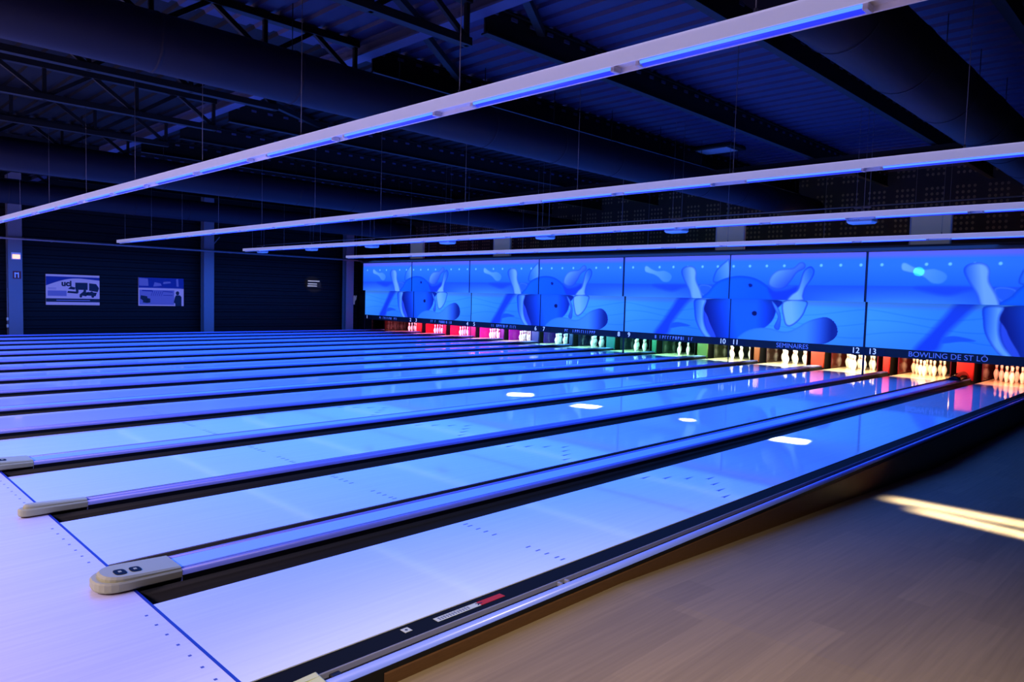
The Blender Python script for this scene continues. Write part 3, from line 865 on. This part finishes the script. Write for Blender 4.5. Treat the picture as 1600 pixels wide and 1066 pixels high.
# ------------------------------------------------------------------ projectors under the third rail
PXS = [boundary(2 * k) for k in range(7)]
m = MB()
m.box(-.20, .20, -.13, .13, .03, .12, 0, .02)
m.loft([[(-.17, -.10, .0), (.17, -.10, .0), (.17, .10, .0), (-.17, .10, .0)], [(-.20, -.13, .035), (.20, -.13, .035), (.20, .13, .035), (-.20, .13, .035)]], 0)
pj_body = m.mesh('projector_body', M['proj'])
m = MB(); m.tube((.09, .125, .075), (.09, .17, .075), .035, 16); pj_lens = m.mesh('projector_lens', M['lens'])
m = MB()
for k in range(6): m.box(-.16 + k * .03, -.145 + k * .03, -.1325, -.129, .05, .10)
pj_grill = m.mesh('vent_slots', M['panel_grey'])
m = MB(); m.box(-.06, .06, -.05, .05, .12, .135); m.tube((0, 0, .13), (0, 0, .27), .02, 8); m.box(-.13, .13, -.015, .015, .25, .275); pj_br = m.mesh('ceiling_bracket', M['panel_grey'])
m = MB(); m.tube((0, 0, .27), (0, 0, 5.135 - 3.0), .003, 5)
pj_w = m.mesh('suspension_wire', M['wire'])
for n, px in enumerate(PXS):
    t = thing('projector', f'small white projector hanging just behind the third light rail, {"rightmost" if n == 0 else ("leftmost" if n == 6 else ordin[n] + " from the right")}', 'projector', (px, 10.95, 2.985), 'projectors behind the third rail')
    link('projector_body', pj_body, t); link('projector_lens', pj_lens, t); link('vent_slots', pj_grill, t); link('ceiling_bracket', pj_br, t)
    for s in (-.1, .1):
        o = link('suspension_wire', pj_w, t); o.location = (s, 0, 0)
m = MB(); m.tube((-22.5, 10.98, 3.27), (2.0, 10.98, 3.27), .012, 8)
tag(m.build('cable_conduit', M['panel_grey']), 'thin grey cable conduit just above the third light rail', 'conduit')

# grey hanging panels behind the mural top
for n, (px, lab) in enumerate(((-2.05, 'rightmost'), (-6.98, 'second from the right'), (-15.92, 'third from the right'), (-20.88, 'leftmost'))):
    t = thing('hanging_panel', f'grey rectangular panel hanging above the mural, {lab}', 'panel', (px, 17.05, 3.05), 'grey panels above the mural')
    m = MB(); m.box(-.40, .40, 0, .05, 0, .80); m.build('panel_face', M['panel_pale'], t)
    for s in (-1, 1):
        m = MB(); m.box(min(s * .40, s * .43), max(s * .40, s * .43), -.015, .06, -.02, .82); m.build('side_edge', M['panel_edge'], t, 'pale side edge')
    for s in (-.35, .35):
        m = MB(); m.tube((s, .03, .8), (s, .03, 2.06), .004, 5); m.build('suspension_wire', M['wire'], t)

# ------------------------------------------------------------------ left wall
for n, cy in enumerate((3.93, 10.05, 16.2)):
    nm = ['leftmost, with a lit lamp and a red sign', 'middle one', 'beside the mural'][n]
    t = thing('steel_column', f'grey steel column at the left wall, {nm}', 'column', (-24.62, cy, 0), 'columns along the left wall')
    m = MB(); m.box(-.15, -.13, -.19, .19, -.16, 5.13); m.box(.13, .15, -.19, .19, -.16, 5.13); m.box(-.13, .13, -.012, .012, -.16, 5.13); m.build('column_profile', M['col'], t)
    m = MB(); m.box(.05, .152, .0, .10, 2.93, 3.35) if n == 1 else m.box(-.2, .2, -.22, .22, -.16, -.13)
    m.build('bracket' if n == 1 else 'base_plate', M['col'], t)
    if n == 1:
        m = MB(); m.bar((.1, .19, 3.33), (.1, .42, 3.62), .03, .03); m.build('brace', M['col'], t)
m = MB(); m.tube((-24.4, -7.9, 3.06), (-24.4, 18.5, 3.06), .035, 10)
for y in range(-7, 18, 2): m.box(-24.93, -24.4, y, y + .04, 3.04, 3.08)
tag(m.build('wall_pipe', M['pipe']), 'long pale horizontal pipe along the left wall', 'pipe')
t = thing('emergency_lamp', 'lit warm white emergency lamp on the leftmost column', 'lamp', (-24.465, 3.96, 2.43))
m = MB(); m.box(-.004, .03, -.14, .12, -.03, .20, 0, .01); m.build('lamp_case', M['sign_white'], t)
m = MB(); m.box(.03, .05, -.11, .09, .0, .13, 0, .01); m.build('lamp_lens', M['lamp_glow'], t)
t = thing('fire_sign', 'small dark red sign with a white symbol on the leftmost column', 'sign', (-24.465, 3.97, 1.80))
m = MB(); m.box(0, .01, -.11, .11, 0, .24); m.build('sign_plate', M['sign_red'], t)
m = MB(); m.box(.01, .014, -.07, -.035, .03, .20); m.box(.01, .014, .02, .05, .03, .20); m.box(.01, .014, -.035, .02, .15, .19); m.build('symbol', M['sign_white'], t)
t = thing('wall_socket', 'two small pale socket boxes low on the side of the leftmost column', 'socket', (-24.5, 3.715, .2))
for k, zz in enumerate((.05, .27)):
    m = MB(); m.box(-.06, .02, -.03, .02, zz, zz + .10, 0, .01); m.build('socket_box', M['panel_edge'], t)
m = MB(); m.tube((-.02, 0, .0), (-.02, 0, 1.3), .01, 6); m.build('conduit', M['pipe'], t)

# posters (local x = along the wall to the right when seen from the hall)
PW = -24.968
def poly_yz(m, pts, d, mi=0):
    m.quad([(d, a, c) for a, c in pts], mi)
t = thing('poster', 'white advertising poster with a dark arc on top and dark trucks, left of the two', 'poster', (PW, 4.86, .97), 'posters on the left wall')
m = MB(); m.box(0, .02, 0, 1.60, 0, 1.02); m.build('board', M['poster_white'], t)
m = MB()
arc = [(0.0, .64)] + [(1.6 * k / 14, .64 + .26 * math.sin(min(1, k / 8) * PI / 2) - (.05 * max(0, k - 9) / 5)) for k in range(1, 15)]
for k in range(14): poly_yz(m, [arc[k], arc[k + 1], (arc[k + 1][0], .95), (arc[k][0], .95)], .0215)
m.build('arc_print', M['poster_blue'], t)
m = MB(); poly_yz(m, [(0, .10), (1.6, .10), (1.6, .22), (0, .22)], .0215); m.build('bottom_band', M['poster_dark'], t)
m = MB(); poly_yz(m, [(.05, .30), (.60, .30), (.60, .48), (.05, .48)], .0215)
for zz in (.52, .56): poly_yz(m, [(.06, zz), (.30, zz), (.30, zz + .015), (.06, zz + .015)], .0215)
poly_yz(m, [(.3, .145), (1.3, .145), (1.3, .175), (.3, .175)], .0225); m.build('text_block', M['poster_mid'], t)
m = MB()
def trucks(m, ox, oz, s):
    for pts in ([(0, 0), (.34, 0), (.34, .22), (.0, .22)], [(.38, -.02), (.62, -.06), (.66, .06), (.58, .19), (.38, .21)], [(-.2, .02), (-.02, .0), (.0, .07), (-.12, .10)],
                [(-.22, -.10), (.06, -.12), (.1, -.06), (-.2, -.04)], [(.1, -.16), (.30, -.20), (.36, -.08), (.22, -.05)], [(.3, -.17), (.56, -.19), (.6, -.08), (.34, -.06)]):
        poly_yz(m, [(ox + a * s, oz + c * s) for a, c in pts], .0225)
    for a, c in ((.05, -.03), (.26, -.03), (.45, -.08), (.15, -.2), (.48, -.2)):
        poly_yz(m, [(ox + (a + .04 * math.cos(PI * 2 * k / 10)) * s, oz + (c + .04 * math.sin(PI * 2 * k / 10)) * s) for k in range(10)], .023)
trucks(m, .86, .52, 1.1); m.build('truck_print', M['poster_dark'], t)
e = text_mesh('uci', .26, M['poster_dark'], 'lettering', t, (.0235, .60, .72), off=.012); e.rotation_euler = (PI / 2, 0, PI / 2)

t = thing('poster', 'blue-white poster with photo strip on top and dark standing figure, right of two', 'poster', (PW, 7.72, .97), 'posters on the left wall')
m = MB(); m.box(0, .02, 0, 1.58, 0, 1.02); m.build('board', M['poster_white'], t)
m = MB(); poly_yz(m, [(0, .64), (1.58, .64), (1.58, 1.02), (0, 1.02)], .0212); m.build('photo_strip', M['poster_blue'], t)
m = MB()
for pts in ([(.02, .72), (.34, .72), (.32, .98), (.02, 1.0)], [(.5, .70), (.8, .74), (.76, .82), (.55, .86)], [(.84, .80), (1.12, .84), (1.1, .9), (.86, .88)], [(1.32, .72), (1.4, .72), (1.38, 1.0), (1.31, 1.0)], [(.02, .645), (1.5, .645), (1.5, .66), (.02, .66)]):
    poly_yz(m, pts, .0222)
m.build('photo_lights', M['poster_mid'], t)
m = MB(); poly_yz(m, [(.03, .04), (1.24, .04), (1.24, .58), (.03, .58)], .0212); m.build('blue_field', M['poster_mid'], t)
m = MB()
for k in range(6): m.quad([(.0225, .42 + k * .07, .36), (.0225, .435 + k * .07, .36), (.0225, .50 + k * .07, .54), (.0225, .48 + k * .07, .54)])
poly_yz(m, [(.85, .52), (1.18, .50), (1.18, .53), (.85, .545)], .0222); poly_yz(m, [(.85, .38), (1.18, .38), (1.18, .40), (.85, .40)], .0222)
poly_yz(m, [(.12, .53), (.48, .52), (.48, .56), (.12, .565)], .0222); m.build('script_lettering', M['poster_blue'], t)
m = MB()
for pts in ([(.06, .26), (.16, .18), (.20, .36), (.08, .38)], [(.14, .12), (.30, .10), (.30, .34), (.20, .36)], [(.28, .10), (.40, .12), (.40, .26), (.3, .28)]): poly_yz(m, pts, .0225)
m.build('group_print', M['poster_dark'], t)
m = MB()
for pts in ([(1.28, .0), (1.50, .0), (1.50, .34), (1.44, .40), (1.30, .40), (1.26, .32), (1.22, .12), (1.27, .10)], [(1.31, .42), (1.36, .40), (1.41, .42), (1.42, .50), (1.38, .55), (1.32, .54), (1.29, .49)]): poly_yz(m, pts, .0228)
m.build('figure_print', M['poster_dark'], t)

# small emblem on the dark wall beside the mural, and a painted wall grille
t = thing('wall_emblem', 'small pale trophy-shaped emblem on the dark wall left of the mural', 'emblem', (-24.93, 16.70, 1.12))
m = MB()
pts = [(-.03, 0), (.05, 0), (.06, .14), (.13, .24), (.15, .40), (.10, .40), (.08, .30), (.05, .40), (.0, .40), (-.02, .30), (-.06, .40), (-.12, .40), (-.10, .22), (-.03, .14)]
m.loft([[(0, a, c) for a, c in pts], [(.012, a, c) for a, c in pts]], 0); m.build('emblem_shape', M['emblem'], t)
m = MB(); m.box(-.036, -.002, -.2, .2, -.06, .46); m.build('emblem_board', M['black'], t)
m = MB(); m.box(-24.98, XEND - .1, 16.93, 17.0, -.16, 5.1)
struct(m.build('wall_back_return', M['black']))
t = thing('wall_grille', 'small grille of pale slats catching the light on the dark left wall', 'grille', (-24.9, 14.36, 1.80))  # pale bars stand in for light glancing off the wall ribs
m = MB(); m.box(0, .02, 0, .66, 0, .34); m.build('grille_frame', M['black'], t)
m = MB()
for zz, a, c in ((.27, .04, .58), (.15, .04, .46), (.06, .02, .46)): m.box(.02, .04, a, c, zz, zz + .04)
m.build('slats', M['vent_white'], t)

# ------------------------------------------------------------------ lamps
def area(name, loc, target, sx, sy, energy, col, spread=PI):
    l = bpy.data.lights.new(name, 'AREA'); l.shape = 'RECTANGLE'; l.size = sx; l.size_y = sy; l.energy = energy; l.color = col; l.spread = spread
    o = bpy.data.objects.new(name, l); COL.objects.link(o); o.location = loc
    d = Vector(target) - Vector(loc); o.rotation_euler = d.to_track_quat('-Z', 'Y').to_euler()
    return o
def spotl(name, loc, target, energy, col, ang, blend=.3, rad=.02):
    l = bpy.data.lights.new(name, 'SPOT'); l.energy = energy; l.color = col; l.spot_size = math.radians(ang); l.spot_blend = blend; l.shadow_soft_size = rad
    o = bpy.data.objects.new(name, l); COL.objects.link(o); o.location = loc
    d = Vector(target) - Vector(loc); o.rotation_euler = d.to_track_quat('-Z', 'Y').to_euler()
    return o
UV = (0.035, 0.165, 1.0)
for k, ry in enumerate(RAILY):
    l = area('rail_light', (-11.9, ry + .045, RZ - .04), (-11.9, ry + .045, 0), 22.6, 4.2, P_RAIL[k], UV)
    l.rotation_euler = (0, 0, 0)
# warm lobby light behind the bowlers
l = area('lobby_light', (-11, -4.5, 3.3), (-11, -1.2, 0), 25, 1.2, P_LOBBY, (1.0, .70, .95), math.radians(138))
l.rotation_euler = (math.radians(12), 0, 0)
# pools of warm light on the wood floor
spotl('floor_spot', (3.4, -2.5, 4.4), (2.2, .6, 0), P_FLOOR, (1.0, .86, .68), 56, 1.0, .15)
# two narrow streaks of stray light on the floor
for (tx, ty, ang, sx, sy, e) in ((1.75, 6.42, .03, 2.3, .26, P_STREAK), (1.45, 6.02, -.16, 1.1, .18, P_STREAK * .45)):
    l = area('streak_light', (tx, ty, 2.6), (tx, ty, 0), sx, sy, e, (1, .95, .74), math.radians(7)); l.rotation_euler = (0, 0, ang)
# coloured lamps over each pin deck
PINC = [(1, .30, .16), (1, .50, .22), (1, .78, .42), (1, .92, .62), (.75, 1, .60), (.30, 1, .66), (.26, 1, .80), (.25, .9, 1), (.30, .85, 1), (.62, .66, 1), (.85, .45, 1), (1, .30, .75), (1, .22, .55), (1, .25, .35)]
PINE = [1.0, 1.4, 1.5, 1.5, 1.2, 1.0, 1.0, 1.0, 1.0, 1.1, 1.1, 1.1, 1.1, .9]
for i in range(NL):
    area('pin_light', (XC[i], 17.35, .72), (XC[i], 18.75, .12), .9, .12, P_PIN * PINE[i], PINC[i], math.radians(150))
# small effect beams that land on the lanes
for (px, py, tx, ty) in ((-1.42, 10.9, -.86, 7.32), (-4.86, 10.9, -4.11, 7.4), (-8.3, 10.9, -5.62, 7.5), (-4.86, 10.9, -2.45, 7.6)):
    k = .35 if tx == -2.45 else 1.0
    l = area('effect_beam', (px, py - .37, 2.96), (tx, ty, 0), .34 * k, .17 * k, P_BEAM * k * k, (1, 1, .92), math.radians(2.0))
spotl('green_beam', (-4.86, 10.5, 2.9), (-2.05, 16.38, 2.46), 7000, (.1, 1, .55), 1.9, .3, .01)
spotl('wall_glint', (-18, 10, 3.9), (-24.9, 14.65, 1.97), 2600, (1, .85, .6), 5.0, .5, .02)
spotl('column_wash', (-20.5, 2.2, 1.0), (-24.5, 3.9, .9), 14, (.8, .75, .7), 40, 1.0, .3)

w = bpy.data.worlds.new('World'); SC.world = w; w.use_nodes = True
w.node_tree.nodes['Background'].inputs[0].default_value = (.004, .006, .02, 1)
w.node_tree.nodes['Background'].inputs[1].default_value = .3

# ------------------------------------------------------------------ camera
F = 1129.2
yaw, pitch, roll = -0.7782315, -0.0612498, 0.0274742
f = Vector((math.sin(yaw) * math.cos(pitch), math.cos(yaw) * math.cos(pitch), math.sin(pitch)))
r = Vector((math.cos(yaw), -math.sin(yaw), 0)); u = r.cross(f)
r2 = r * math.cos(roll) + u * math.sin(roll); u2 = -r * math.sin(roll) + u * math.cos(roll)
cam = bpy.data.cameras.new('camera'); co = bpy.data.objects.new('camera', cam); COL.objects.link(co)
mw = Matrix((r2, u2, -f)).transposed().to_4x4(); mw.translation = Vector((2.84687, -1.32990, 1.66076))
co.matrix_world = mw
cam.sensor_width = 36; cam.sensor_fit = 'HORIZONTAL'; cam.lens = F / 1600 * 36; cam.clip_start = .05; cam.clip_end = 200
SC.camera = co
SC.view_settings.view_transform = 'Standard'; SC.view_settings.look = 'None'
SC.view_settings.exposure = 0; SC.view_settings.gamma = 1
